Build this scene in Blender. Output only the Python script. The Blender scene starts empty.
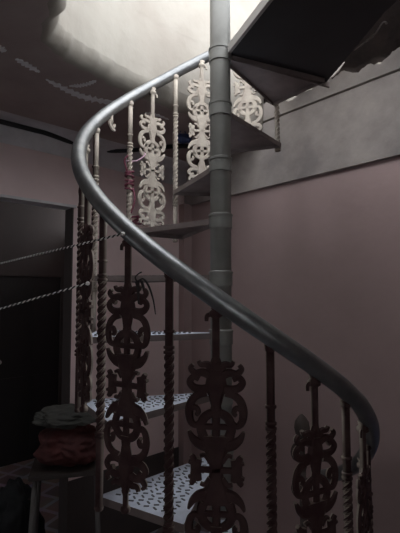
import bpy, bmesh, math, random
from mathutils import Vector, Matrix
from mathutils.geometry import tessellate_polygon
PI = math.pi; R_ = math.radians
random.seed(7)
S = bpy.context.scene
COL = S.collection

# ---------------- camera, sky, exposure ----------------
cam = bpy.data.cameras.new('camera'); co = bpy.data.objects.new('camera', cam); COL.objects.link(co)
co.location = (0, -1.607, 0.366)
co.rotation_euler = (PI/2 + R_(3.768), 0, R_(2.846))
cam.sensor_fit = 'VERTICAL'; cam.sensor_height = 24.0
cam.lens = 24.0*420/533; cam.clip_start = 0.02
S.camera = co
W = bpy.data.worlds.new('overcast_sky'); S.world = W; W.use_nodes = True
bg = W.node_tree.nodes['Background']
bg.inputs['Color'].default_value = (0.93, 0.96, 1.0, 1)
bg.inputs['Strength'].default_value = 2.2
# portal over the roof opening: only guides the sampling of the sky above it
pl = bpy.data.lights.new('sky_portal', 'AREA'); pl.shape = 'RECTANGLE'; pl.size = 2.0; pl.size_y = 2.0
pl.cycles.is_portal = True
po = bpy.data.objects.new('sky_portal', pl); COL.objects.link(po); po.location = (0.2, 0.1, 1.79); po.rotation_euler = (0, 0, R_(45))
pw = bpy.data.lights.new('fill_window_portal', 'AREA'); pw.shape = 'RECTANGLE'; pw.size = 1.0; pw.size_y = 1.0; pw.cycles.is_portal = True  # portal at the added fill window of the near wall
pwo = bpy.data.objects.new('fill_window_portal', pw); COL.objects.link(pwo)
pwo.location = ((-2.9+3.66)/2, (-2.9-3.66)/2, .35); pwo.rotation_euler = (PI/2, 0, R_(45)+PI)
pv = bpy.data.lights.new('fill_alcove_portal', 'AREA'); pv.shape = 'RECTANGLE'; pv.size = .8; pv.size_y = .9; pv.cycles.is_portal = True  # portal at the added fill window of the alcove
pvo = bpy.data.objects.new('fill_alcove_portal', pv); COL.objects.link(pvo)
pvo.location = ((-4.78-3.1)/2, (-4.78+3.1)/2, 0.05); pvo.rotation_euler = (PI/2, 0, R_(-45))
S.view_settings.view_transform = 'Standard'; S.view_settings.look = 'None'
S.view_settings.exposure = 1.35; S.view_settings.gamma = 1.0
S.view_settings.use_curve_mapping = False

# ---------------- helpers ----------------
def PQ(p, q, z=0.0):            # room axes: p grows towards the right wall, q towards the back wall
    return Vector(((p-q)/2, (p+q)/2, z))

def mat(name, color, rough=.6, metal=0., color2=None, scale=6., detail=6., bump=0., bscale=40., ramp=(.35,.65), spec=.5):
    m = bpy.data.materials.new(name); m.use_nodes = True
    nt = m.node_tree; b = nt.nodes['Principled BSDF']
    b.inputs['Base Color'].default_value = (*color, 1)
    b.inputs['Roughness'].default_value = rough; b.inputs['Metallic'].default_value = metal
    b.inputs['Specular IOR Level'].default_value = spec
    tc = nt.nodes.new('ShaderNodeTexCoord')
    if color2:
        n = nt.nodes.new('ShaderNodeTexNoise'); n.inputs['Scale'].default_value = scale; n.inputs['Detail'].default_value = detail
        n.inputs['Roughness'].default_value = .6
        nt.links.new(tc.outputs['Object'], n.inputs['Vector'])
        r = nt.nodes.new('ShaderNodeValToRGB')
        r.color_ramp.elements[0].position = ramp[0]; r.color_ramp.elements[1].position = ramp[1]
        r.color_ramp.elements[0].color = (*color, 1); r.color_ramp.elements[1].color = (*color2, 1)
        nt.links.new(n.outputs['Fac'], r.inputs['Fac']); nt.links.new(r.outputs['Color'], b.inputs['Base Color'])
    if bump:
        n2 = nt.nodes.new('ShaderNodeTexNoise'); n2.inputs['Scale'].default_value = bscale; n2.inputs['Detail'].default_value = 5
        nt.links.new(tc.outputs['Object'], n2.inputs['Vector'])
        bp = nt.nodes.new('ShaderNodeBump'); bp.inputs['Strength'].default_value = bump; bp.inputs['Distance'].default_value = .02
        nt.links.new(n2.outputs['Fac'], bp.inputs['Height']); nt.links.new(bp.outputs['Normal'], b.inputs['Normal'])
    return m

def link(name, bm, m, parent=None, smooth=False, **props):
    me = bpy.data.meshes.new(name)
    bmesh.ops.recalc_face_normals(bm, faces=bm.faces)
    bm.to_mesh(me); bm.free()
    for mm in (m if isinstance(m, (list, tuple)) else [m]): me.materials.append(mm)
    if smooth:
        for p in me.polygons: p.use_smooth = True
    o = bpy.data.objects.new(name, me); COL.objects.link(o)
    if parent: o.parent = parent
    for k, v in props.items(): o[k] = v
    return o

def struct(name, bm, m, parent=None, smooth=False):
    o = link(name, bm, m, parent, smooth)
    if not parent: o['kind'] = 'structure'
    return o

def empty(name, loc, label, cat, group=None):
    o = bpy.data.objects.new(name, None); COL.objects.link(o); o.location = loc
    o.empty_display_size = .05
    o['label'] = label; o['category'] = cat
    if group: o['group'] = group
    return o

def box(bm, c, s, rz=0., bev=0., mi=0, rot=None):
    g = bmesh.ops.create_cube(bm, size=1)
    vs = g['verts']
    bmesh.ops.scale(bm, vec=s, verts=vs)
    fs = list({f for v in vs for f in v.link_faces})
    for f in fs: f.material_index = mi
    if bev:
        es = list({e for v in vs for e in v.link_edges})
        r = bmesh.ops.bevel(bm, geom=es, offset=bev, segments=2, affect='EDGES')
        vs = list({v for f in r['faces'] for v in f.verts} | {v for v in vs if v.is_valid})
        for f in {f for v in vs for f in v.link_faces}: f.material_index = mi
    M = Matrix.Translation(c) @ (rot.to_4x4() if rot is not None else Matrix.Rotation(rz, 4, 'Z'))
    bmesh.ops.transform(bm, matrix=M, verts=vs)
    return vs

def hexa(bm, pts):      # 8 corners: 4 low then 4 high
    v = [bm.verts.new(p) for p in pts]
    for f in ((0,1,2,3),(4,5,6,7),(0,1,5,4),(1,2,6,5),(2,3,7,6),(3,0,4,7)): bm.faces.new([v[i] for i in f])

def slab_pq(bm, p0, p1, q0, q1, z0, z1):
    hexa(bm, [PQ(p0,q0,z0),PQ(p1,q0,z0),PQ(p1,q1,z0),PQ(p0,q1,z0),PQ(p0,q0,z1),PQ(p1,q0,z1),PQ(p1,q1,z1),PQ(p0,q1,z1)])

def tube(bm, pts, r, seg=10, mi=0, caps=True, phase=None):
    pts = [Vector(p) for p in pts]
    rings = []; n = len(pts)
    up = Vector((0,0,1)); prev = None
    for i, p in enumerate(pts):
        t = (pts[min(i+1,n-1)] - pts[max(i-1,0)]).normalized()
        if prev is None:
            a = up if abs(t.dot(up)) < .9 else Vector((1,0,0))
            x = t.cross(a).normalized()
        else:
            x = (prev - t*prev.dot(t)).normalized()
        y = t.cross(x); prev = x
        rr = r[i] if isinstance(r, (list, tuple)) else r
        rings.append([bm.verts.new(p + (x*math.cos(2*PI*k/seg) + y*math.sin(2*PI*k/seg))*rr) for k in range(seg)])
    for a, b in zip(rings, rings[1:]):
        for k in range(seg):
            f = bm.faces.new((a[k], a[(k+1)%seg], b[(k+1)%seg], b[k])); f.material_index = mi; f.smooth = True
    if caps:
        bm.faces.new(rings[0]).material_index = mi; bm.faces.new(rings[-1]).material_index = mi

def lathe(bm, prof, c=(0,0,0), seg=20, mi=0):
    rings = []
    for r, z in prof:
        rings.append([bm.verts.new((c[0]+r*math.cos(2*PI*k/seg), c[1]+r*math.sin(2*PI*k/seg), c[2]+z)) for k in range(seg)])
    for a, b in zip(rings, rings[1:]):
        for k in range(seg):
            f = bm.faces.new((a[k], a[(k+1)%seg], b[(k+1)%seg], b[k])); f.material_index = mi; f.smooth = True
    bm.faces.new(rings[0]).material_index = mi; bm.faces.new(rings[-1]).material_index = mi

def crom(pts, n=6, closed=False):
    out = []; N = len(pts); P = [Vector(p) for p in pts]
    rng = range(N) if closed else range(N-1)
    for i in rng:
        g = (lambda k: P[k % N]) if closed else (lambda k: P[min(max(k,0),N-1)])
        p0,p1,p2,p3 = g(i-1),g(i),g(i+1),g(i+2)
        for j in range(n):
            t = j/n
            out.append(.5*((2*p1)+(p2-p0)*t+(2*p0-5*p1+4*p2-p3)*t*t+(3*p1-p0-3*p2+p3)*t**3))
    if not closed: out.append(P[-1])
    return out

def interp(tab, a):     # tab sorted by a descending or ascending
    tab = sorted(tab)
    if a <= tab[0][0]: return tab[0][1:]
    for i in range(len(tab)-1):
        if a <= tab[i+1][0]:
            t = (a-tab[i][0])/(tab[i+1][0]-tab[i][0])
            return tuple(u+(v-u)*t for u, v in zip(tab[i][1:], tab[i+1][1:]))
    return tab[-1][1:]

def cyl(a, r, z):       # a in degrees, counted to the left from the far side of the pole
    A = R_(a); return Vector((-r*math.sin(A), r*math.cos(A), z))

# ---------------- materials ----------------
M = {}
M['white_wall']  = mat('cream_plaster', (.33,.305,.265), .85, color2=(.28,.25,.215), scale=3, bump=.25, bscale=14)
M['ceiling']     = mat('brown_ceiling_paint', (.30,.235,.22), .7, color2=(.38,.31,.29), scale=2.5, bump=.3, bscale=9)
M['peel']        = mat('peeled_grey_plaster', (.80,.79,.80), .8, color2=(.66,.65,.66), scale=12)
M['beam']        = mat('bare_grey_render', (.39,.345,.315), .85, color2=(.21,.185,.178), scale=2.4, bump=.25, bscale=18)
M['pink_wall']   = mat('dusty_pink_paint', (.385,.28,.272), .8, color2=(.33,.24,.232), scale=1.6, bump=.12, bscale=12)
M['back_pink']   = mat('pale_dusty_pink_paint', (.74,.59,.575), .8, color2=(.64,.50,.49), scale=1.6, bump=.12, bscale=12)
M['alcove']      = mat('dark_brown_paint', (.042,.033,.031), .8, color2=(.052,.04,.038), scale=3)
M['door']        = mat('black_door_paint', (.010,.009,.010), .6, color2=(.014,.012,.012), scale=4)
M['cable']       = mat('black_rubber', (.010,.010,.011), .45)
M['trim']        = mat('grey_cove_paint', (.62,.60,.61), .6, color2=(.50,.48,.49), scale=8)
M['rail']        = mat('worn_grey_pipe', (.27,.273,.27), .44, .85, color2=(.20,.205,.21), scale=16, bump=.06, bscale=60)
M['pole']        = mat('grey_painted_pole', (.25,.247,.23), .5, .1, color2=(.20,.198,.183), scale=9, bump=.05, bscale=50)
M['iron']        = mat('cast_iron_tan_paint', (.46,.42,.37), .5, .1, color2=(.36,.31,.27), scale=18, bump=.15, bscale=70)
M['iron'] = None
def shaded_two_tone(name, inner, inner2, outer, outer2):
    # railing castings: pale inside; outer faces maroon, their shade put into the colour
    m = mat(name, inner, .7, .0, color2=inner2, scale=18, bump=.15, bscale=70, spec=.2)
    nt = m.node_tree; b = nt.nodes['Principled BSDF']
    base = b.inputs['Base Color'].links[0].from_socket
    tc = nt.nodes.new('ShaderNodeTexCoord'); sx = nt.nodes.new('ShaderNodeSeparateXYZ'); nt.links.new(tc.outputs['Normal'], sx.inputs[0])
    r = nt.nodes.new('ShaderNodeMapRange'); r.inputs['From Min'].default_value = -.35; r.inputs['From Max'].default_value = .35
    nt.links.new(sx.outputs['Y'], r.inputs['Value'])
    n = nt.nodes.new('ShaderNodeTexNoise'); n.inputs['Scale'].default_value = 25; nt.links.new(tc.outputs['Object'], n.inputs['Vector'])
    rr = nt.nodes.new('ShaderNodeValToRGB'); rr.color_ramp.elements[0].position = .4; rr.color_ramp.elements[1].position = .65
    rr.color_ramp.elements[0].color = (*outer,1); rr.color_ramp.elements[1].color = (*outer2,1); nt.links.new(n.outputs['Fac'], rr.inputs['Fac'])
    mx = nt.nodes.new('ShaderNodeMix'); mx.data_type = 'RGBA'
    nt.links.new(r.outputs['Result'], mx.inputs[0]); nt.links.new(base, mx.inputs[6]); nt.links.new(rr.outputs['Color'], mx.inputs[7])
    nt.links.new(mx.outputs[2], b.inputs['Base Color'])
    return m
M['iron'] = shaded_two_tone('railing_castings', (.50,.445,.375), (.37,.315,.27), (.050,.024,.024), (.075,.042,.040))
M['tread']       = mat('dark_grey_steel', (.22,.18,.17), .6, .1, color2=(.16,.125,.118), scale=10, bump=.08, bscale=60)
M['tread_top']   = mat('worn_skylit_steel', (.66,.71,.82), .5, .0, color2=(.48,.52,.60), scale=14, bump=.08, bscale=60)  # tread tops: blue skylight put into the steel colour
M['lug']         = mat('dirty_lug', (.07,.07,.08), .6)
M['landing']     = mat('black_sheet', (.030,.028,.030), .7, color2=(.022,.02,.022), scale=5)
M['strip']       = mat('light_angle_iron', (.40,.38,.36), .55, .3)
M['sheet']       = mat('rusty_roof_sheet', (.055,.036,.032), .8, color2=(.03,.022,.02), scale=9, bump=.4, bscale=20)
M['torn']        = mat('torn_pale_plastic', (.26,.22,.20), .6)
M['red']         = mat('red_cloth', (.075,.013,.012), .8, color2=(.045,.009,.009), scale=9, bump=.3, bscale=30)
M['greycloth']   = mat('grey_olive_cloth', (.060,.058,.050), .85, color2=(.04,.04,.036), scale=7, bump=.3, bscale=30)
M['wood']        = mat('dark_wood', (.035,.027,.024), .6, color2=(.045,.034,.03), scale=12)
M['palewood']    = mat('pale_worn_wood', (.09,.082,.08), .7)
M['black']       = mat('black_plastic', (.010,.011,.012), .65, bump=.3, bscale=18, spec=.25)
M['blue']        = mat('navy_blue_plastic', (.03,.05,.17), .4, color2=(.02,.035,.11), scale=9)
M['paleblue']    = mat('pale_blue_cloth', (.13,.16,.27), .8, bump=.3, bscale=24)
M['white_rope']  = mat('white_rope', (.85,.83,.80), .8)
M['dark_rope']   = mat('dark_rope', (.03,.025,.025), .8)
M['pinkcord']    = mat('plum_cord', (.16,.035,.06), .7)
M['lilac']       = mat('lilac_string', (.42,.27,.34), .7)

def floor_mat():
    m = bpy.data.materials.new('patterned_floor_tiles'); m.use_nodes = True
    nt = m.node_tree; b = nt.nodes['Principled BSDF']; b.inputs['Roughness'].default_value = .35
    tc = nt.nodes.new('ShaderNodeTexCoord'); mp = nt.nodes.new('ShaderNodeMapping')
    mp.inputs['Rotation'].default_value = (0,0,R_(20)); nt.links.new(tc.outputs['Object'], mp.inputs['Vector'])
    br = nt.nodes.new('ShaderNodeTexBrick'); br.offset = 0; br.inputs['Scale'].default_value = 2.6
    br.inputs['Color1'].default_value = (.36,.25,.24,1); br.inputs['Color2'].default_value = (.14,.12,.13,1)
    br.inputs['Mortar'].default_value = (.42,.42,.52,1); br.inputs['Mortar Size'].default_value = .05
    br.inputs['Brick Width'].default_value = .5; br.inputs['Row Height'].default_value = .5
    nt.links.new(mp.outputs['Vector'], br.inputs['Vector'])
    n = nt.nodes.new('ShaderNodeTexNoise'); n.inputs['Scale'].default_value = 5; nt.links.new(tc.outputs['Object'], n.inputs['Vector'])
    mx = nt.nodes.new('ShaderNodeMix'); mx.data_type = 'RGBA'; mx.blend_type = 'MULTIPLY'; mx.inputs[0].default_value = .6
    nt.links.new(br.outputs['Color'], mx.inputs[6]); nt.links.new(n.outputs['Color'], mx.inputs[7])
    nt.links.new(mx.outputs[2], b.inputs['Base Color'])
    return m
M['floor'] = floor_mat()
M['post'] = mat('dull_brown_iron', (.10,.08,.072), .8, color2=(.07,.055,.05), scale=14, spec=.2)

# ---------------- the room ----------------
FZ = -1.32; CZ = 1.38; A_ = 1.40; B_ = 1.98; BEAM_R = 1.065; BEAM_B = .935
P0, P1_, Q0, Q1 = -4.6, 1.75, -3.5, 4.70
bm = bmesh.new(); slab_pq(bm, P0-.1, P1_, Q0-.1, Q1+.3, FZ-.1, FZ); struct('floor', bm, M['floor'])
bm = bmesh.new(); WA = (2.7, 3.5, -.4, .5)      # unseen window added at the alcove's left end for fill light
slab_pq(bm, P0-.15, P0, Q0-.15, WA[0], FZ, CZ+.01); slab_pq(bm, P0-.15, P0, WA[1], Q1+.15, FZ, CZ+.01)
slab_pq(bm, P0-.15, P0, WA[0], WA[1], FZ, WA[2]); slab_pq(bm, P0-.15, P0, WA[0], WA[1], WA[3], CZ+.01)
struct('wall_left', bm, M['pink_wall'])
bm = bmesh.new()
for b0,b1,z0,z1 in ((WA[0],WA[0]+.05,WA[2],WA[3]),(WA[1]-.05,WA[1],WA[2],WA[3]),(3.08,3.12,WA[2],WA[3]),(WA[0],WA[1],WA[2],WA[2]+.05),(WA[0],WA[1],WA[3]-.05,WA[3])):
    slab_pq(bm, P0-.10, P0-.05, b0, b1, z0, z1)
struct('fill_window_2', bm, M['wood'])
WN = (-3.4, -2.4, -.15, .85)      # unseen window added in the near wall, left of the camera, for fill
bm = bmesh.new()
slab_pq(bm, P0, WN[0], Q0-.15, Q0, FZ, CZ+.01); slab_pq(bm, WN[1], P1_, Q0-.15, Q0, FZ, CZ+.01)
slab_pq(bm, WN[0], WN[1], Q0-.15, Q0, FZ, WN[2]); slab_pq(bm, WN[0], WN[1], Q0-.15, Q0, WN[3], CZ+.01)
struct('wall_near', bm, M['pink_wall'])
bm = bmesh.new()
for a0,a1,b0,b1 in ((WN[0],WN[0]+.05,WN[2],WN[3]),(WN[1]-.05,WN[1],WN[2],WN[3]),((WN[0]+WN[1])/2-.02,(WN[0]+WN[1])/2+.02,WN[2],WN[3]),(WN[0],WN[1],WN[2],WN[2]+.05),(WN[0],WN[1],WN[3]-.05,WN[3])):
    slab_pq(bm, a0, a1, Q0-.10, Q0-.05, b0, b1)
struct('fill_window_1', bm, M['wood'])

# right wall: lower painted wall set back under a bare rendered beam with a ragged top
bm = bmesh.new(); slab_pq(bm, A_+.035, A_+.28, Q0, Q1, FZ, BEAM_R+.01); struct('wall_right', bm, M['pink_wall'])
bm = bmesh.new()
def beam_seg(z0, z1fun, p, n=150):
    rows = []
    for i in range(n+1):
        q = -1.6 + (B_+.1+1.6)*i/n
        z1 = z1fun(q)
        rows.append([bm.verts.new(PQ(*a)) for a in ((p,q,z0),(p,q,z1),(A_+.24,q,z1+.01),(A_+.24,q,z0))])
    for a, b in zip(rows, rows[1:]):
        for k in range(4): bm.faces.new((a[k],a[(k+1)%4],b[(k+1)%4],b[k]))
    bm.faces.new(rows[0]); bm.faces.new(rows[-1])
beam_seg(BEAM_R, lambda q: 1.492, A_)
beam_seg(1.509, lambda q: 1.60+.018*math.sin(q*9)+.012*math.sin(q*31+1)+random.uniform(-.007,.007), A_+.006)
beam_seg(1.48, lambda q: 1.515, A_+.05)
struct('trim_1', bm, M['beam'])
bm = bmesh.new(); slab_pq(bm, A_, A_+.28, Q0, -1.6, BEAM_R, CZ+.3); struct('trim_2', bm, M['beam'])

# back wall (pink) with the opening to the dark alcove on its left and the beam over that opening
pe = 2*(-.947)+B_
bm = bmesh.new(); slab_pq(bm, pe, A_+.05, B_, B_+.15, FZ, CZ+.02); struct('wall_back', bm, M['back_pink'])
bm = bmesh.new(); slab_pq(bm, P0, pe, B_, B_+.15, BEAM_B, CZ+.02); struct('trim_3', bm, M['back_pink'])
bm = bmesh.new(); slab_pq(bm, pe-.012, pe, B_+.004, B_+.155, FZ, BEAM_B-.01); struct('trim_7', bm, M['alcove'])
# painted grey strip along the beam's lower edge
bm = bmesh.new(); slab_pq(bm, P0, pe+.02, B_-.012, B_+.152, BEAM_B-.012, BEAM_B+.004); struct('trim_4', bm, M['trim'])
# dark slab standing in for shade at the foot of the back wall
bm = bmesh.new(); slab_pq(bm, pe-.014, A_-.07, B_-.010, B_+.158, FZ, -.79); struct('shade_slab_back', bm, M['alcove'])
# dark line of pilaster in the corner
bm = bmesh.new(); slab_pq(bm, A_-.075, A_+.05, B_-.09, B_+.02, FZ, BEAM_R+.005); struct('trim_5', bm, M['pink_wall'])
# alcove far wall and its door
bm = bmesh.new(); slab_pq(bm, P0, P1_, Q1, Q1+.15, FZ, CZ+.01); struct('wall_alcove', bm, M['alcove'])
d = bpy.data.objects.new('door_1', None); COL.objects.link(d); d['kind'] = 'structure'; d.location = PQ(0,0)
DP1 = 1.16; DP0 = DP1-.95; DT = .55
bm = bmesh.new(); slab_pq(bm, DP0, DP1, Q1-.03, Q1+.01, FZ, DT)
for (a0,a1,z0,z1) in ((.08,.42,.1,.85),(.53,.87,.1,.85),(.08,.42,1.0,1.75),(.53,.87,1.0,1.75)):
    slab_pq(bm, DP0+a0, DP0+a1, Q1-.045, Q1-.028, FZ+z0, FZ+z1)
link('door_leaf', bm, M['door'], d)
bm = bmesh.new()
slab_pq(bm, DP1, DP1+.07, Q1-.06, Q1, FZ, DT+.07); slab_pq(bm, DP0-.07, DP0, Q1-.06, Q1, FZ, DT+.07); slab_pq(bm, DP0, DP1, Q1-.06, Q1, DT, DT+.07)
link('door_frame', bm, M['alcove'], d)
bm = bmesh.new(); lathe(bm, [(.004,-.03),(.018,-.025),(.024,0),(.018,.02),(.004,.024)], seg=12)
h = link('door_handle', bm, M['trim'], d, True); h.location = PQ(DP0+.07, Q1-.08, -.3); h.rotation_euler = (PI/2, 0, R_(-135))

# ceiling slab with the stairwell opening, its rounded plaster lip and the light well above
hole = crom([(-.645,-.02,0),(-.62,.10,0),(-.53,.24,0),(-.40,.42,0),(-.15,.66,0),(.25,1.06,0),(.40,1.20,0),(1.25,.32,0),(1.05,-.35,0),(.62,-.74,0),(.0,-.72,0),(-.36,-.52,0),(-.53,-.22,0)], 8, True)
# straighten the side that runs along the right wall
def inward(v):
    return v
N = len(hole); cen = Vector((.2,.1,0))
bm = bmesh.new()
nrm = []
for i in range(N):
    t = (hole[(i+1)%N]-hole[i-1]).normalized(); n = Vector((t.y,-t.x,0))
    if n.dot(hole[i]-cen) < 0: n = -n
    nrm.append(n)
def rag(i): return .008*math.sin(i*1.7)+.006*math.sin(i*.6+2)
LR = .085
prof = [(LR*(1-math.sin(PI/2*k/6)), LR*(1-math.cos(PI/2*k/6))) for k in range(7)]
rings = []
for k, (off, dz) in enumerate(prof):
    rings.append([bm.verts.new(hole[i] + nrm[i]*(off + rag(i)*(1 if 0<k<6 else .6)) + Vector((0,0,CZ+dz))) for i in range(N)])
for a, b in zip(rings, rings[1:]):
    for i in range(N):
        f = bm.faces.new((a[i],a[(i+1)%N],b[(i+1)%N],b[i])); f.smooth = True; f.material_index = 1 if a is not rings[0] else 0
outer = [PQ(P0-.1,Q0-.1,CZ),PQ(P1_,Q0-.1,CZ),PQ(P1_,Q1+.1,CZ),PQ(P0-.1,Q1+.1,CZ)]
inner = [v.co.copy() for v in rings[0]]
tris = tessellate_polygon([outer, inner])
ov = [bm.verts.new(p) for p in outer]; allv = ov + rings[0]
for t in tris:
    try: bm.faces.new([allv[i] for i in t])
    except ValueError: pass
struct('ceiling', bm, [M['ceiling'], M['white_wall']])
bm = bmesh.new()
def topz(i):
    q = hole[i].y-hole[i].x
    w = min(max((q-.45)/.12,0),1)
    return 1.78 + (3.3-1.78)*w
lo = [bm.verts.new(hole[i]+nrm[i]*rag(i)*.6+Vector((0,0,CZ+LR-.002))) for i in range(N)]
mid = [bm.verts.new(hole[i]+nrm[i]*.0+Vector((0,0,CZ+LR+.07))) for i in range(N)]
hi = [bm.verts.new(hole[i]+Vector((0,0,topz(i)))) for i in range(N)]
for a, b in ((lo,mid),(mid,hi)):
    for i in range(N):
        f = bm.faces.new((a[i],a[(i+1)%N],b[(i+1)%N],b[i])); f.smooth = True
struct('wall_light_well', bm, M['white_wall'])

# peeled patches on the ceiling (from ceiling points)
cl = bpy.data.objects['ceiling']
def patch(pts, w):
    w *= 1.25
    bm = bmesh.new(); c = crom([(x,y,0) for x,y in pts], 10)
    n = len(c); L, Rr = [], []
    for i, p in enumerate(c):
        t = (c[min(i+1,n-1)]-c[max(i-1,0)]).normalized(); nn = Vector((-t.y,t.x,0))
        ww = w*math.sin(PI*(i+.4)/(n+.2))**.6*(1+.45*math.sin(i*1.9)+random.uniform(-.25,.25))
        L.append(bm.verts.new(p+nn*ww*(.8+random.random()*.3)+Vector((0,0,CZ-.003)))); Rr.append(bm.verts.new(p-nn*ww+Vector((0,0,CZ-.003))))
    for i in range(n-1): bm.faces.new((L[i],L[i+1],Rr[i+1],Rr[i]))
    g = bmesh.ops.extrude_face_region(bm, geom=list(bm.faces))
    bmesh.ops.translate(bm, vec=(0,0,.004), verts=[v for v in g['geom'] if isinstance(v, bmesh.types.BMVert)])
    link('peeled_patch', bm, M['peel'], cl, label='grey peeled patch of plaster')
PATCHES = []
for pts, w in (([(-.93,-.02),(-.909,.023),(-.899,.045)],.014), ([(-.880,.100),(-.852,.155),(-.826,.212)],.013),
               ([(-.822,.275),(-.777,.359),(-.716,.445),(-.633,.505),(-.544,.545),(-.47,.60)],.020),
               ([(-.735,.345),(-.69,.345),(-.640,.330),(-.59,.300)],.011), ([(-.42,.66),(-.36,.70),(-.30,.76)],.010)):
    patch(pts, w)

# grey cove along the wall-ceiling joint and the black cable clipped to it
bm = bmesh.new()
lenq = [P0 + (A_-P0)*i/60 for i in range(61)]
def sag(p): return .012*math.sin((p+1.2)*1.9)
rows = []
for p in lenq:
    rows.append([bm.verts.new(PQ(p, B_-.002-dq, CZ-dz+(.0 if dz==0 else sag(p)))) for dq, dz in ((.17,0),(.15,.012),(.09,.020),(.035,.055),(.024,.12),(.0,.15))])
for a, b in zip(rows, rows[1:]):
    for k in range(5):
        f = bm.faces.new((a[k],a[k+1],b[k+1],b[k])); f.smooth = True
struct('trim_6', bm, M['trim'])
bm = bmesh.new(); cpath = [PQ(p, B_-.070, CZ-.046+sag(p)) for p in lenq if p < -.1]
cpath += [Vector(v) for v in ((-.935,1.02,1.338),(-.865,1.11,1.340),(-.76,1.175,1.345),(-.623,1.203,1.355),(-.448,1.192,1.365),(-.273,1.165,1.365),(-.085,1.19,1.365),(.05,1.235,1.365),(.135,1.262,1.365))]
tube(bm, crom(cpath, 4), .0145, 10)
link('ceiling_cable', bm, M['cable'], None, True, label='thick black cable clipped along the back wall joint and across the ceiling', category='cable')
bm = bmesh.new(); hit = PQ(1.16, B_-.075, CZ-.045); lathe(bm, [(.012,-.02),(.022,-.016),(.024,.0),(.02,.016),(.01,.02)], seg=12)
o = link('cable_clamp', bm, M['cable'], None, True, label='small black clamp on the ceiling cable behind the twisted balusters', category='clamp'); o.location = (-.30,1.165,1.358)

# ---------------- the spiral staircase ----------------
H = .22; DPH = 29.8; PHI0 = 144.7; POLE_R = .0405; TR = .508
stair = empty('spiral_staircase', (0,0,FZ), 'cast iron spiral staircase with grey pipe handrail around a round pole', 'staircase')
off = Vector((0,0,-FZ))
def part(name, bm, m, parent=stair, smooth=False, loc=None, rz=0, **k):
    o = link(name, bm, m, parent, smooth, **k)
    if parent is stair: o.location = off + (loc if loc else Vector((0,0,0)))
    elif loc: o.location = loc
    o.rotation_euler = (0,0,rz)
    return o
# pole
bm = bmesh.new(); lathe(bm, [(POLE_R,FZ),(POLE_R,2.35),(POLE_R*.8,2.37)], seg=28); part('centre_pole', bm, M['pole'], label='thick round grey pole')
bm = bmesh.new(); lathe(bm, [(.10,FZ),(.10,FZ+.012),(.055,FZ+.03),(.045,FZ+.08)], seg=24); part('base_plate', bm, M['pole'])

SPAN = 34.0
def edge(k): return 27 + (28.2 if k < 4 else 29.6)*(4-k)
def tread_meshes():
    bm = bmesh.new(); n = 14; th = .005; fl = .022
    def pt(r, a, z): return Vector((-r*math.sin(R_(a)), r*math.cos(R_(a)), z))
    # plan outline, local: from angle 0 down to -SPAN, narrow end wrapped round the hub
    out = []
    ri = .04
    out.append((-.028*0-ri*math.sin(R_(8)), ri*math.cos(R_(8))))
    for a in (1, 1-SPAN):
        out.append((-TR*math.sin(R_(a)), TR*math.cos(R_(a))))
    out.append((ri*math.sin(R_(SPAN+8)), ri*math.cos(R_(SPAN+8))))
    cx = sum(p[0] for p in out)/len(out); cy = sum(p[1] for p in out)/len(out)
    top = [bm.verts.new((x,y,0)) for x,y in out]; low = [bm.verts.new((x,y,-fl)) for x,y in out]
    ins = [Vector((x,y,0)) + (Vector((cx,cy,0))-Vector((x,y,0))).normalized()*.007 for x,y in out]
    lowi = [bm.verts.new((v.x,v.y,-fl)) for v in ins]; topi = [bm.verts.new((v.x,v.y,-th)) for v in ins]
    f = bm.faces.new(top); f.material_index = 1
    m = len(out)
    for i in range(m):
        j = (i+1)%m
        for a, b in ((top,low),(low,lowi),(lowi,topi)): bm.faces.new((a[i],a[j],b[j],b[i]))
    bm.faces.new(topi)
    body = bm
    # raised lugs of the chequered surface, in alternating directions
    lg = bmesh.new()
    r = .12; row = 0
    while r < TR*math.cos(R_(SPAN/2))-.015:
        arc = R_(SPAN-5)*r; k = max(1, int(arc/.027))
        for i in range(k):
            a = -(2.5 + (SPAN-6)*(i+.5*(1+(row%2)*.5))/k)
            c = pt(r, a, .0008)
            vs = box(lg, c, (.015,.0048,.0022), rz=R_(a)+(.5 if (i+row)%2 else -.5))
        r += .019; row += 1
    return body, lg
tb, tl = tread_meshes()
treads = {}
def hub_bm():
    bm = bmesh.new()
    lathe(bm, [(POLE_R,-.042),(.0445,-.042),(.0445,.004),(.0468,.004),(.0468,.012),(.0435,.012),(POLE_R,.015)], seg=36)
    for f in bm.faces: f.smooth = False
    return bm
first = None
for k in range(-6, 7):
    a0 = edge(k)
    if first is None:
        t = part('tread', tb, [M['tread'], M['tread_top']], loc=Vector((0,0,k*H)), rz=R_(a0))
        l = link('tread_lugs', tl, M['lug'], t); l['kind'] = 'stuff'
        c = link('hub_collar', hub_bm(), M['pole'], t)
        first = (t, l, c)
    else:
        t = first[0].copy(); COL.objects.link(t)
        t.location = off + Vector((0,0,k*H)); t.rotation_euler = (0,0,R_(a0)); t.parent = stair
        for s in first[1:]:
            s2 = s.copy(); COL.objects.link(s2); s2.parent = t
    treads[k] = t
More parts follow.
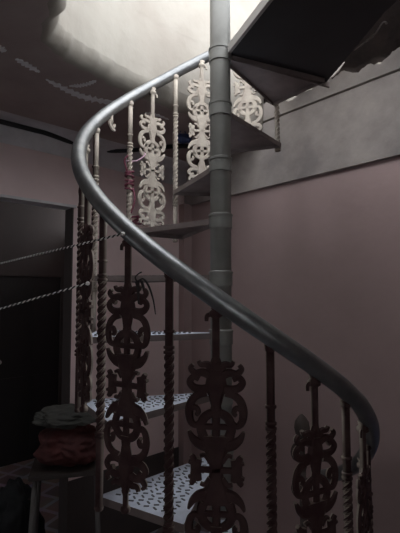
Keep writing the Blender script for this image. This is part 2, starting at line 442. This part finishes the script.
# landing plate at the top, from the last tread round towards the camera side
bm = bmesh.new()
lz = 6*H + .004
poly = [(.030,.018),(.262,.142),(.478,.250),(.556,-.215),(.70,-.62),(.31,-.66),(.034,-.036)]
tv = [bm.verts.new((x,y,lz)) for x,y in poly]; lv = [bm.verts.new((x,y,lz-.006)) for x,y in poly]
bm.faces.new(tv); bm.faces.new(lv)
for i in range(len(poly)):
    j = (i+1)%len(poly); bm.faces.new((tv[i],tv[j],lv[j],lv[i]))
ld = part('landing_plate', bm, M['landing'], label='black landing sheet')
def bar(p, q, w, h, z):
    b = bmesh.new(); p = Vector((*p,z)); q = Vector((*q,z)); d = q-p
    box(b, (p+q)/2, (d.length, w, h), rz=math.atan2(d.y,d.x)); return b
link('edge_angle', bar((.036,-.040),(.31,-.66),.012,.034,lz-.012), M['strip'], ld, label='pale angle iron edge')
link('edge_bar', bar((.05,.02),(.492,.262),.008,.026,lz-.014), M['tread'], ld)

# handrail
RAIL = [(-64,.52,1.83),(-50,.525,1.81),(-30,.53,1.755),(-20,.535,1.725),(-10,.538,1.69),(0,.541,1.655),(10,.542,1.605),(20,.543,1.545),(30,.543,1.476),(40,.542,1.402),(50,.541,1.325),(60,.539,1.246),(70,.538,1.166),
        (80,.536,1.084),(90,.534,1.003),(100,.532,.923),(110,.530,.843),(120,.529,.767),(130,.527,.692),(140,.526,.618),(150,.526,.547),(160,.526,.478),
        (170,.525,.412),(180,.524,.346),(190,.523,.283),(200,.522,.224),(210,.522,.166),(220,.523,.108),(230,.524,.048),(240,.522,-.018),(250,.520,-.088),
        (260,.518,-.16),(275,.515,-.27),(290,.51,-.36),(304,.50,-.42)]
pts = []
a = -64
while a <= 304:
    r, z = interp(RAIL, a); pts.append(cyl(a, r, z)); a += 3
bm = bmesh.new(); tube(bm, pts, .0262, 18)
part('handrail', bm, M['rail'], label='bent grey pipe handrail, worn shiny')
def rail_at(a):
    r, z = interp(RAIL, a); return r, z

# cast ornament, drawn in its own plane (x across, z up), 1 unit = 4.83 mm
U = .00483
def stroke(bm, pts, ws, t=.0065, n=5):
    c = crom([(x,0,z) for x,z in pts], n); m = len(c); K = len(pts)
    rings = []
    for i, p in enumerate(c):
        tt = (c[min(i+1,m-1)]-c[max(i-1,0)])
        if tt.length < 1e-9: tt = Vector((0,0,1))
        tt.normalize(); nn = Vector((-tt.z,0,tt.x))
        s = i/(m-1)*(K-1); j = min(int(s),K-2); w = (ws[j]+(ws[j+1]-ws[j])*(s-j)) if isinstance(ws,(list,tuple)) else ws
        w *= .5*U; p = p*U
        rings.append([bm.verts.new(p+nn*w*u+Vector((0,v*t,0))) for u,v in ((1,0),(.65,1),(-.65,1),(-1,0),(-.65,-1),(.65,-1))])
    for a, b in zip(rings, rings[1:]):
        for k in range(6): bm.faces.new((a[k],a[(k+1)%6],b[(k+1)%6],b[k]))
    bm.faces.new(rings[0]); bm.faces.new(rings[-1])
def ornament():
    bm = bmesh.new()
    for sz in (1,-1):
        def st(pts, ws, both=True, **k):
            for sx in ((1,-1) if both else (1,)):
                stroke(bm, [(x*sx, z*sz) for x,z in pts], ws, **k)
        st([(0,-1),(0,4),(0,8),(0,12),(0,17.5)], [6.5,8,11,15,20], False, t=.0075)       # waist
        st([(6.5,16.5),(8,21),(6.8,26),(3.5,28.8),(0,29.5)], [5,5,5,4.8,4.4])          # arch round the lattice
        st([(0,17),(0,29)], 4.4, False); st([(-6.5,22.2),(6.5,22.2)], 3.4, False)
        st([(5,12.5),(9,13.5),(12.4,16),(14.6,20)], [7,6,4,1.6])                          # horn
        st([(7,26),(10.4,22.8),(13.4,24.6),(14.4,30),(13,35.4),(9.6,38.6),(5,40)], [3.2,3.4,4,4.6,4.4,4.2,4.4])
        st([(13.4,31.5),(10.6,32),(9.4,29.6),(10.6,28)], [3.2,3,2.8,2.2])
        st([(0,28),(0,33),(0,38),(0,43),(0,48),(0,52)], [8,5.4,8,12,10,7], False, t=.009) # stem
        st([(4,42),(8,41.6),(12,42.6),(14,45.4),(12,48),(9,46.8)], [5,4.6,4.2,3.8,3.4,3])
        st([(3,49),(7,50.4),(11,50),(13.6,52.4),(12.2,54.6)], [5,4.4,3.8,3,2.2])
        st([(1.5,51.5),(4.5,54.5),(8,54.6),(9.4,56.6)], [5,4,3,2])
        st([(0,50),(0,55),(0,58),(0,60.5)], [8,6.6,4.5,2.4], False, t=.008)
        st([(3.4,4),(6,7.4),(8.4,7)], [2.4,2.4,2])
    for sx in (1,-1):
        stroke(bm, [(sx*2,0),(sx*6,0),(sx*10,0)], [4,3.4,4])
        stroke(bm, [(sx*9,-5.6),(sx*10,0),(sx*9,5.6)], [3,4.4,3])
        stroke(bm, [(sx*13.4,-7.4),(sx*12,-5),(sx*11.8,0),(sx*12,5),(sx*13.4,7.4)], [2.4,4,3.6,4,2.4])
        stroke(bm, [(sx*12,3),(sx*14.6,4)], [2.6,2]); stroke(bm, [(sx*12,-3),(sx*14.6,-4)], [2.6,2])
    return bm
OH = 60*U
orn = ornament()
orn_obj = None
def panel(a, k=None, zoff=0.0):
    global orn_obj, orn
    r, zr = rail_at(a)
    if k is None: k = math.floor((PHI0 + 1.5 - a)/DPH)
    base = k*H
    zc = zr - .145 - OH if a > 20 else base + .04 + OH
    if orn_obj is None:
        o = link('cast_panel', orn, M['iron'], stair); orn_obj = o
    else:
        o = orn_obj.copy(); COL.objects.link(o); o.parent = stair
    o.location = off + cyl(a, r-.014, zc); o.rotation_euler = (0,0,R_(a)+random.uniform(-.05,.05))
    b = bmesh.new()
    top = zr - zc; lowz = base + .010 - zc
    lathe(b, [(.012,lowz-.012),(.014,lowz-.004),(.012,lowz+.002),(.008,lowz+.003),(.008,-.93*OH),(.005,-.9*OH),(.005,.88*OH),(.0102,.92*OH),(.0102,top-.053),
              (.010,top-.052),(.018,top-.046),(.018,top-.036),(.011,top-.03),(.016,top-.018)], seg=12)
    stroke(b, [(0,(top-.04)/U),(4.5,(top-.045)/U),(5,(top-.06)/U)], [3,2.6,2], t=.004)
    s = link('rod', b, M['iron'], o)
    return o

def twisted(a, k=None):
    r, zr = rail_at(a)
    if k is None: k = math.floor((PHI0 + 1.5 - a)/DPH)
    base = k*H
    L = zr - base
    bm = bmesh.new()
    z0, z1 = L-.68, L-.235
    lathe(bm, [(.0115,-.022),(.0115,z0+.004)], seg=10)
    lathe(bm, [(.0115,z1),(.0115,L-.015)], seg=10)
    for zz in (z0-.012, z0+.0, z1, z1+.013, z1+.055):
        lathe(bm, [(.010,zz-.005),(.0152,zz-.003),(.0152,zz+.003),(.010,zz+.005)], seg=12)
    lathe(bm, [(.008,L-.045),(.014,L-.036),(.016,L-.02)], seg=12)
    lathe(bm, [(.012,-.034),(.014,-.026),(.012,-.02)], seg=6)
    turns = (z1-z0)/.085; n = int(turns*12); rings = []
    for i in range(n+1):
        t = i/n; an = 2*PI*turns*t; z = z0+(z1-z0)*t
        ring = []
        for j in range(8):
            rad = .0140 if j % 2 == 0 else .0105
            q = an + j*PI/4; ring.append(bm.verts.new((rad*math.cos(q), rad*math.sin(q), z)))
        rings.append(ring)
    for p, q in zip(rings, rings[1:]):
        for j in range(8): bm.faces.new((p[j],p[(j+1)%8],q[(j+1)%8],q[j]))
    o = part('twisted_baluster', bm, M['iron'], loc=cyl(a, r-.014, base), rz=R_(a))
    return o
for a, k in zip((25.6,54,81.5,109,136.5,164.5,194.5,224,253,281), (3,2,1,0,-1,-2,-3,-4,-5,-6)): twisted(a, k)
for a, k in zip((39.5,96,123,149.5,178.5,209.5,238,266), (3,1,0,-1,-2,-3,-4,-5)): panel(a, k)
for a in (10.5,-15.5): panel(a, 4 if a > 0 else 5)
for a in (-3.5,-33): twisted(a, 4 if a > -10 else 5)
# broken stub left where one panel is missing
r68, z68 = rail_at(68)
bm = bmesh.new(); lathe(bm, [(.0085,-.065),(.0085,-.02)], seg=10)
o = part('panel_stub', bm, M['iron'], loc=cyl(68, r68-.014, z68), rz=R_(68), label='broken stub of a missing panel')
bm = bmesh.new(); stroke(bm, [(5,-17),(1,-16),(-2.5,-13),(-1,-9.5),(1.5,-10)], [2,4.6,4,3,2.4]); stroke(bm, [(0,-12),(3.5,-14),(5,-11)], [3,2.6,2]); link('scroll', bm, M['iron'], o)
# newel at the foot of the stair: shorter panel with a leaf shaped finial on a post that reaches the floor
bm = bmesh.new()
lathe(bm, [(.015,FZ+.02-0),(.015,-.40)], seg=12)
lathe(bm, [(.05,FZ),(.05,FZ+.012),(.02,FZ+.03)], seg=16)
lathe(bm, [(.014,-.42),(.019,-.40),(.013,-.385),(.011,-.30),(.014,-.285),(.028,-.262),(.035,-.232),(.031,-.205),(.017,-.184),(.004,-.172)], seg=18)
nw = part('newel_post', bm, M['post'], loc=Vector((.361,.340,0)), label='short post with a leaf shaped finial')
for sx in (1,-1):
    for z0 in (-76,-108):
        bm = bmesh.new(); stroke(bm, [(sx*2,z0+14),(sx*7,z0+12),(sx*9,z0+6),(sx*7,z0),(sx*3,z0-1)], [3,3.4,3.6,3.2,2.6]); link('scroll', bm, M['post'], nw)

# ---------------- things on and around the staircase ----------------
def rope(name, a, b, sag, label, cat, group=None, R=.0021):
    a = Vector(a); b = Vector(b); L = (b-a).length; n = int(L/.0035)
    bm = bmesh.new()
    d = (b-a).normalized(); x = d.cross(Vector((0,0,1))).normalized(); y = x.cross(d)
    for ph, mi in ((0,0),(PI,1)):
        pts = []
        for i in range(n+1):
            t = i/n; an = ph + 2*PI*L*t/.024
            pts.append(a.lerp(b,t)+Vector((0,0,-sag*4*t*(1-t)))+(x*math.cos(an)+y*math.sin(an))*R*.85)
        tube(bm, pts, R, 5, mi)
    # knot on the staircase end
    vs = bmesh.ops.create_icosphere(bm, subdivisions=2, radius=.0065)['verts']
    bmesh.ops.translate(bm, vec=b, verts=vs)
    return link(name, bm, [M['white_rope'], M['dark_rope']], None, True, label=label, category=cat, **({'group':group} if group else {}))
rope('clothesline', (-2.895,1.796,.397), (-.265,-.488,.529), .008, 'upper of two twisted clotheslines tied to the stair railing', 'clothesline', 'clotheslines tied to the stair railing')
rope('clothesline', (-3.514,1.176,-.286), (-.395,-.377,.398), .008, 'lower of two twisted clotheslines tied to the stair railing', 'clothesline', 'clotheslines tied to the stair railing')

# plum cord knotted round the twisted baluster, lilac string to the panel
r54, z54 = rail_at(54); bp = cyl(54, r54-.014, 0)
def wrapc(name, z0, z1, turns, rad, r, m, label, tails=()):
    bm = bmesh.new(); pts = []
    n = int(turns*14)
    for i in range(n+1):
        t = i/n; an = 2*PI*turns*t
        pts.append(bp + Vector((rad*math.cos(an)*(1+.25*math.sin(i*.9)), rad*math.sin(an), z0+(z1-z0)*t+.008*math.sin(an*.7))))
    tube(bm, pts, r, 6)
    for tl in tails: tube(bm, crom(tl, 6), r, 6)
    return link(name, bm, m, None, True, label=label, category='cord')
pp = cyl(39.5, rail_at(39.5)[0]-.014, 0)
wrapc('knotted_cord', .845, .945, 7, .017, .0042, M['pinkcord'], 'plum coloured cord wound round a twisted baluster left of the pale panel',
      [[bp+Vector((.018,0,.86)), bp+Vector((.028,-.01,.80)), bp+Vector((.012,-.015,.74))], [bp+Vector((-.01,-.01,.94)), bp+Vector((-.02,-.02,.985)), bp+Vector((-.004,-.02,1.01))]])
bm = bmesh.new(); tube(bm, crom([bp+Vector((-.012,-.014,.985)), bp.lerp(pp,.35)+Vector((0,-.02,.995)), bp.lerp(pp,.7)+Vector((0,-.02,1.035)), pp+Vector((-.045,-.012,1.06))], 8), .0035, 6)
link('lilac_string', bm, M['lilac'], None, True, label='short lilac string stretched from the twisted baluster to the pale panel', category='string')
bm = bmesh.new(); 
for q in range(3):
    pts = [pp+Vector((-.075+.02*q*.5+.025*math.cos(t*.9+q), -.012+.012*math.sin(t*1.3+q), .725+.018*math.sin(t*.8+2*q))) for t in range(9)]
    tube(bm, crom(pts, 4), .0045, 6)
link('tangled_cord', bm, M['pinkcord'], None, True, label='tangled plum cord at the foot of the pale panel', category='cord')

# dark strip of cloth hanging from the second front panel
a0 = cyl(149.5, .512, 0); tang = Vector((math.cos(R_(150.5)), math.sin(R_(150.5)), 0))
bm = bmesh.new()
def frond(pts, w):
    c = crom(pts, 6); prev = None
    for i, p in enumerate(c):
        ww = w*(1-.75*i/len(c))
        ring = [bm.verts.new(p+Vector(v)) for v in ((ww,0,0),(0,-.002,.002),(-ww,0,0),(0,.002,-.002))]
        if prev:
            for k in range(4): bm.faces.new((prev[k],prev[(k+1)%4],ring[(k+1)%4],ring[k]))
        else: bm.faces.new(ring)
        prev = ring
    bm.faces.new(prev)
bq = a0 + Vector((.03,-.02,.40))
frond([bq, bq+Vector((.018,-.006,.008)), bq+Vector((.034,-.008,-.014)), bq+Vector((.046,-.008,-.05)), bq+Vector((.052,-.006,-.088))], .005)
frond([bq, bq+Vector((.012,-.006,.002)), bq+Vector((.022,-.008,-.03)), bq+Vector((.024,-.008,-.065))], .006)
frond([bq, bq+Vector((-.004,-.008,.012)), bq+Vector((.006,-.01,.022)), bq+Vector((.014,-.01,.026))], .003)
frond([bq, bq+Vector((.004,-.008,-.02)), bq+Vector((.006,-.008,-.06))], .007)
link('withered_frond', bm, M['dark_rope'], None, False, label='limp dark withered frond hanging on the second front iron panel', category='dried leaf')

# blue bag tucked under the ceiling behind the railing
bm = bmesh.new()
vs = bmesh.ops.create_icosphere(bm, subdivisions=3, radius=1)['verts']
for v in vs:
    c = v.co; k = 1+.12*math.sin(c.x*7+c.z*5)+.08*math.sin(c.y*9)
    v.co = Vector((c.x*.056*k*(1-.25*c.z), c.y*.03*k, c.z*.030*k))
tube(bm, crom([(-.02,0,.02),(-.012,0,.048),(.012,0,.05),(.02,0,.02)],5), .003, 6)
o = link('blue_bag', bm, M['blue'], None, True, label='small navy blue bag hanging under the ceiling edge behind the railing', category='bag')
o.location = (-.235,.940,1.333)

# torn roof sheet lying over the top of the right wall, with ripped pale strips
bm = bmesh.new()
rows = []
nu, nv = 34, 12
for i in range(nu+1):
    q = -1.75 + 2.75*i/nu
    row = []
    for j in range(nv+1):
        t = j/nv
        edge = .60 + .03*math.sin(q*13)+.02*math.sin(q*29+1)
        p = 1.50 + (edge-1.50)*t + (.02*math.sin(i*2.1) if j == nv else 0)
        if q > .05: p = max(p, 1.50+(edge-1.50)*max(0.0,1-(q-.05)/.75))
        z = 1.625 + .16*t + .014*math.sin(q*22) + .02*math.sin(q*5+t*4)
        row.append(bm.verts.new(PQ(p, q, z)))
    rows.append(row)
for i in range(nu):
    for j in range(nv):
        if (i in (20,) and j in (8,)): continue
        f = bm.faces.new((rows[i][j],rows[i+1][j],rows[i+1][j+1],rows[i][j+1])); f.smooth = True
g = bmesh.ops.extrude_face_region(bm, geom=list(bm.faces))
bmesh.ops.translate(bm, vec=(0,0,.006), verts=[v for v in g['geom'] if isinstance(v, bmesh.types.BMVert)])
rs = link('roof_sheet', bm, M['sheet'], None, False, label='crumpled dark roof sheet resting on the ragged top of the right wall', category='roof sheet')
def strip(pts, w, name, label):
    bm = bmesh.new(); prev = None; c = crom(pts, 5)
    for i, p in enumerate(c):
        ww = w*(.35+math.sin(PI*i/(len(c)-1))*.8)*(1+.3*math.sin(i*2.3))
        ring = [bm.verts.new(p+Vector(v)) for v in ((0,0,ww),(.003,-.003,0),(0,0,-ww),(-.003,.003,0))]
        if prev:
            for k in range(4): bm.faces.new((prev[k],prev[(k+1)%4],ring[(k+1)%4],ring[k]))
        else: bm.faces.new(ring)
        prev = ring
    bm.faces.new(prev)
    return link(name, bm, M['torn'], None, False, label=label, category='plastic strip', group='torn strips by the black landing')
strip([(.466,-.181,1.209),(.497,-.192,1.23),(.527,-.203,1.251),(.552,-.212,1.286),(.563,-.217,1.276)], .004, 'pale_strip', 'long pale torn strip hanging beside the right edge of the black landing')
strip([(.500,.285,1.352),(.535,.29,1.385),(.57,.29,1.43)], .008, 'pale_strip', 'short pale scrap standing in for light at the inner corner of the black landing')  # stands in for light peeking past the landing corner

# side table with the bag bundle, left of the stair
tp = Vector((-.835,.70,0)); TZ = -.545
tab = empty('side_table', (tp.x,tp.y,FZ), 'dark wooden side table with pale legs under the red bundle', 'table')
bm = bmesh.new(); box(bm, (0,0,TZ-FZ-.012), (.36,.30,.024), rz=.3, bev=.004); link('table_top', bm, M['wood'], tab)
for sx in (1,-1):
    for sy in (1,-1):
        bm = bmesh.new(); v = Matrix.Rotation(.3,3,'Z') @ Vector((sx*.15,sy*.12,0)); w = v*1.25
        tube(bm, [(w.x,w.y,0),(v.x,v.y,TZ-FZ-.02)], .013, 8); link('leg', bm, M['palewood'], tab)
def blob(name, c, s, seed, m, amp=.18, label=None, cat=None, flat=None, parent=None, freq=3.2):
    from mathutils import noise
    bm = bmesh.new(); vs = bmesh.ops.create_icosphere(bm, subdivisions=5, radius=1)['verts']
    for v in vs:
        n = v.co.normalized()
        k = 1+amp*noise.noise(n*1.4+Vector((seed,0,0)))*1.6 + amp*.7*abs(noise.noise(n*freq+Vector((0,seed,0))))*1.6 - amp*.3*abs(noise.noise(n*freq*2.3+Vector((0,0,seed))))
        p = n*k; p = Vector((p.x*s[0],p.y*s[1],p.z*s[2]))
        if flat is not None: p.z = max(p.z, flat)
        v.co = p
    o = link(name, bm, m, parent, True)
    if parent is None: o['label'] = label; o['category'] = cat
    o.location = c
    return o
b1 = blob('cloth_bundle', (tp.x+.01,tp.y,TZ+.100), (.165,.14,.098), 3.1, M['red'], .22, 'dark red cloth bundle on the side table left of the stair', 'bundle', flat=-.098)
b2 = blob('grey_cloth', (tp.x-.01,tp.y+.01,TZ+.245), (.165,.12,.045), 8.4, M['greycloth'], .25, 'grey cloth spread over the top of the red bundle', 'cloth')
blob('black_sack', (-1.36,1.14,FZ+.20), (.17,.15,.25), 5.5, M['black'], .2, 'black plastic sack on the tiles in front of the dark doorway', 'sack', flat=-.20)

# drum and folded cloth at the lower right
dr = empty('plastic_drum', (.87,.02,FZ-.0), 'black plastic drum with a navy rim at the right edge by the wall', 'drum')
bm = bmesh.new(); lathe(bm, [(.17,0),(.185,.02),(.19,.3),(.197,.32),(.19,.34),(.19,.62),(.197,.64),(.19,.66),(.185,.90)], seg=32); link('body', bm, M['black'], dr, True)
bm = bmesh.new(); lathe(bm, [(.187,.90),(.197,.905),(.197,.945),(.18,.955),(.05,.958)], seg=32); link('lid', bm, M['blue'], dr, True, label='navy rim and lid')
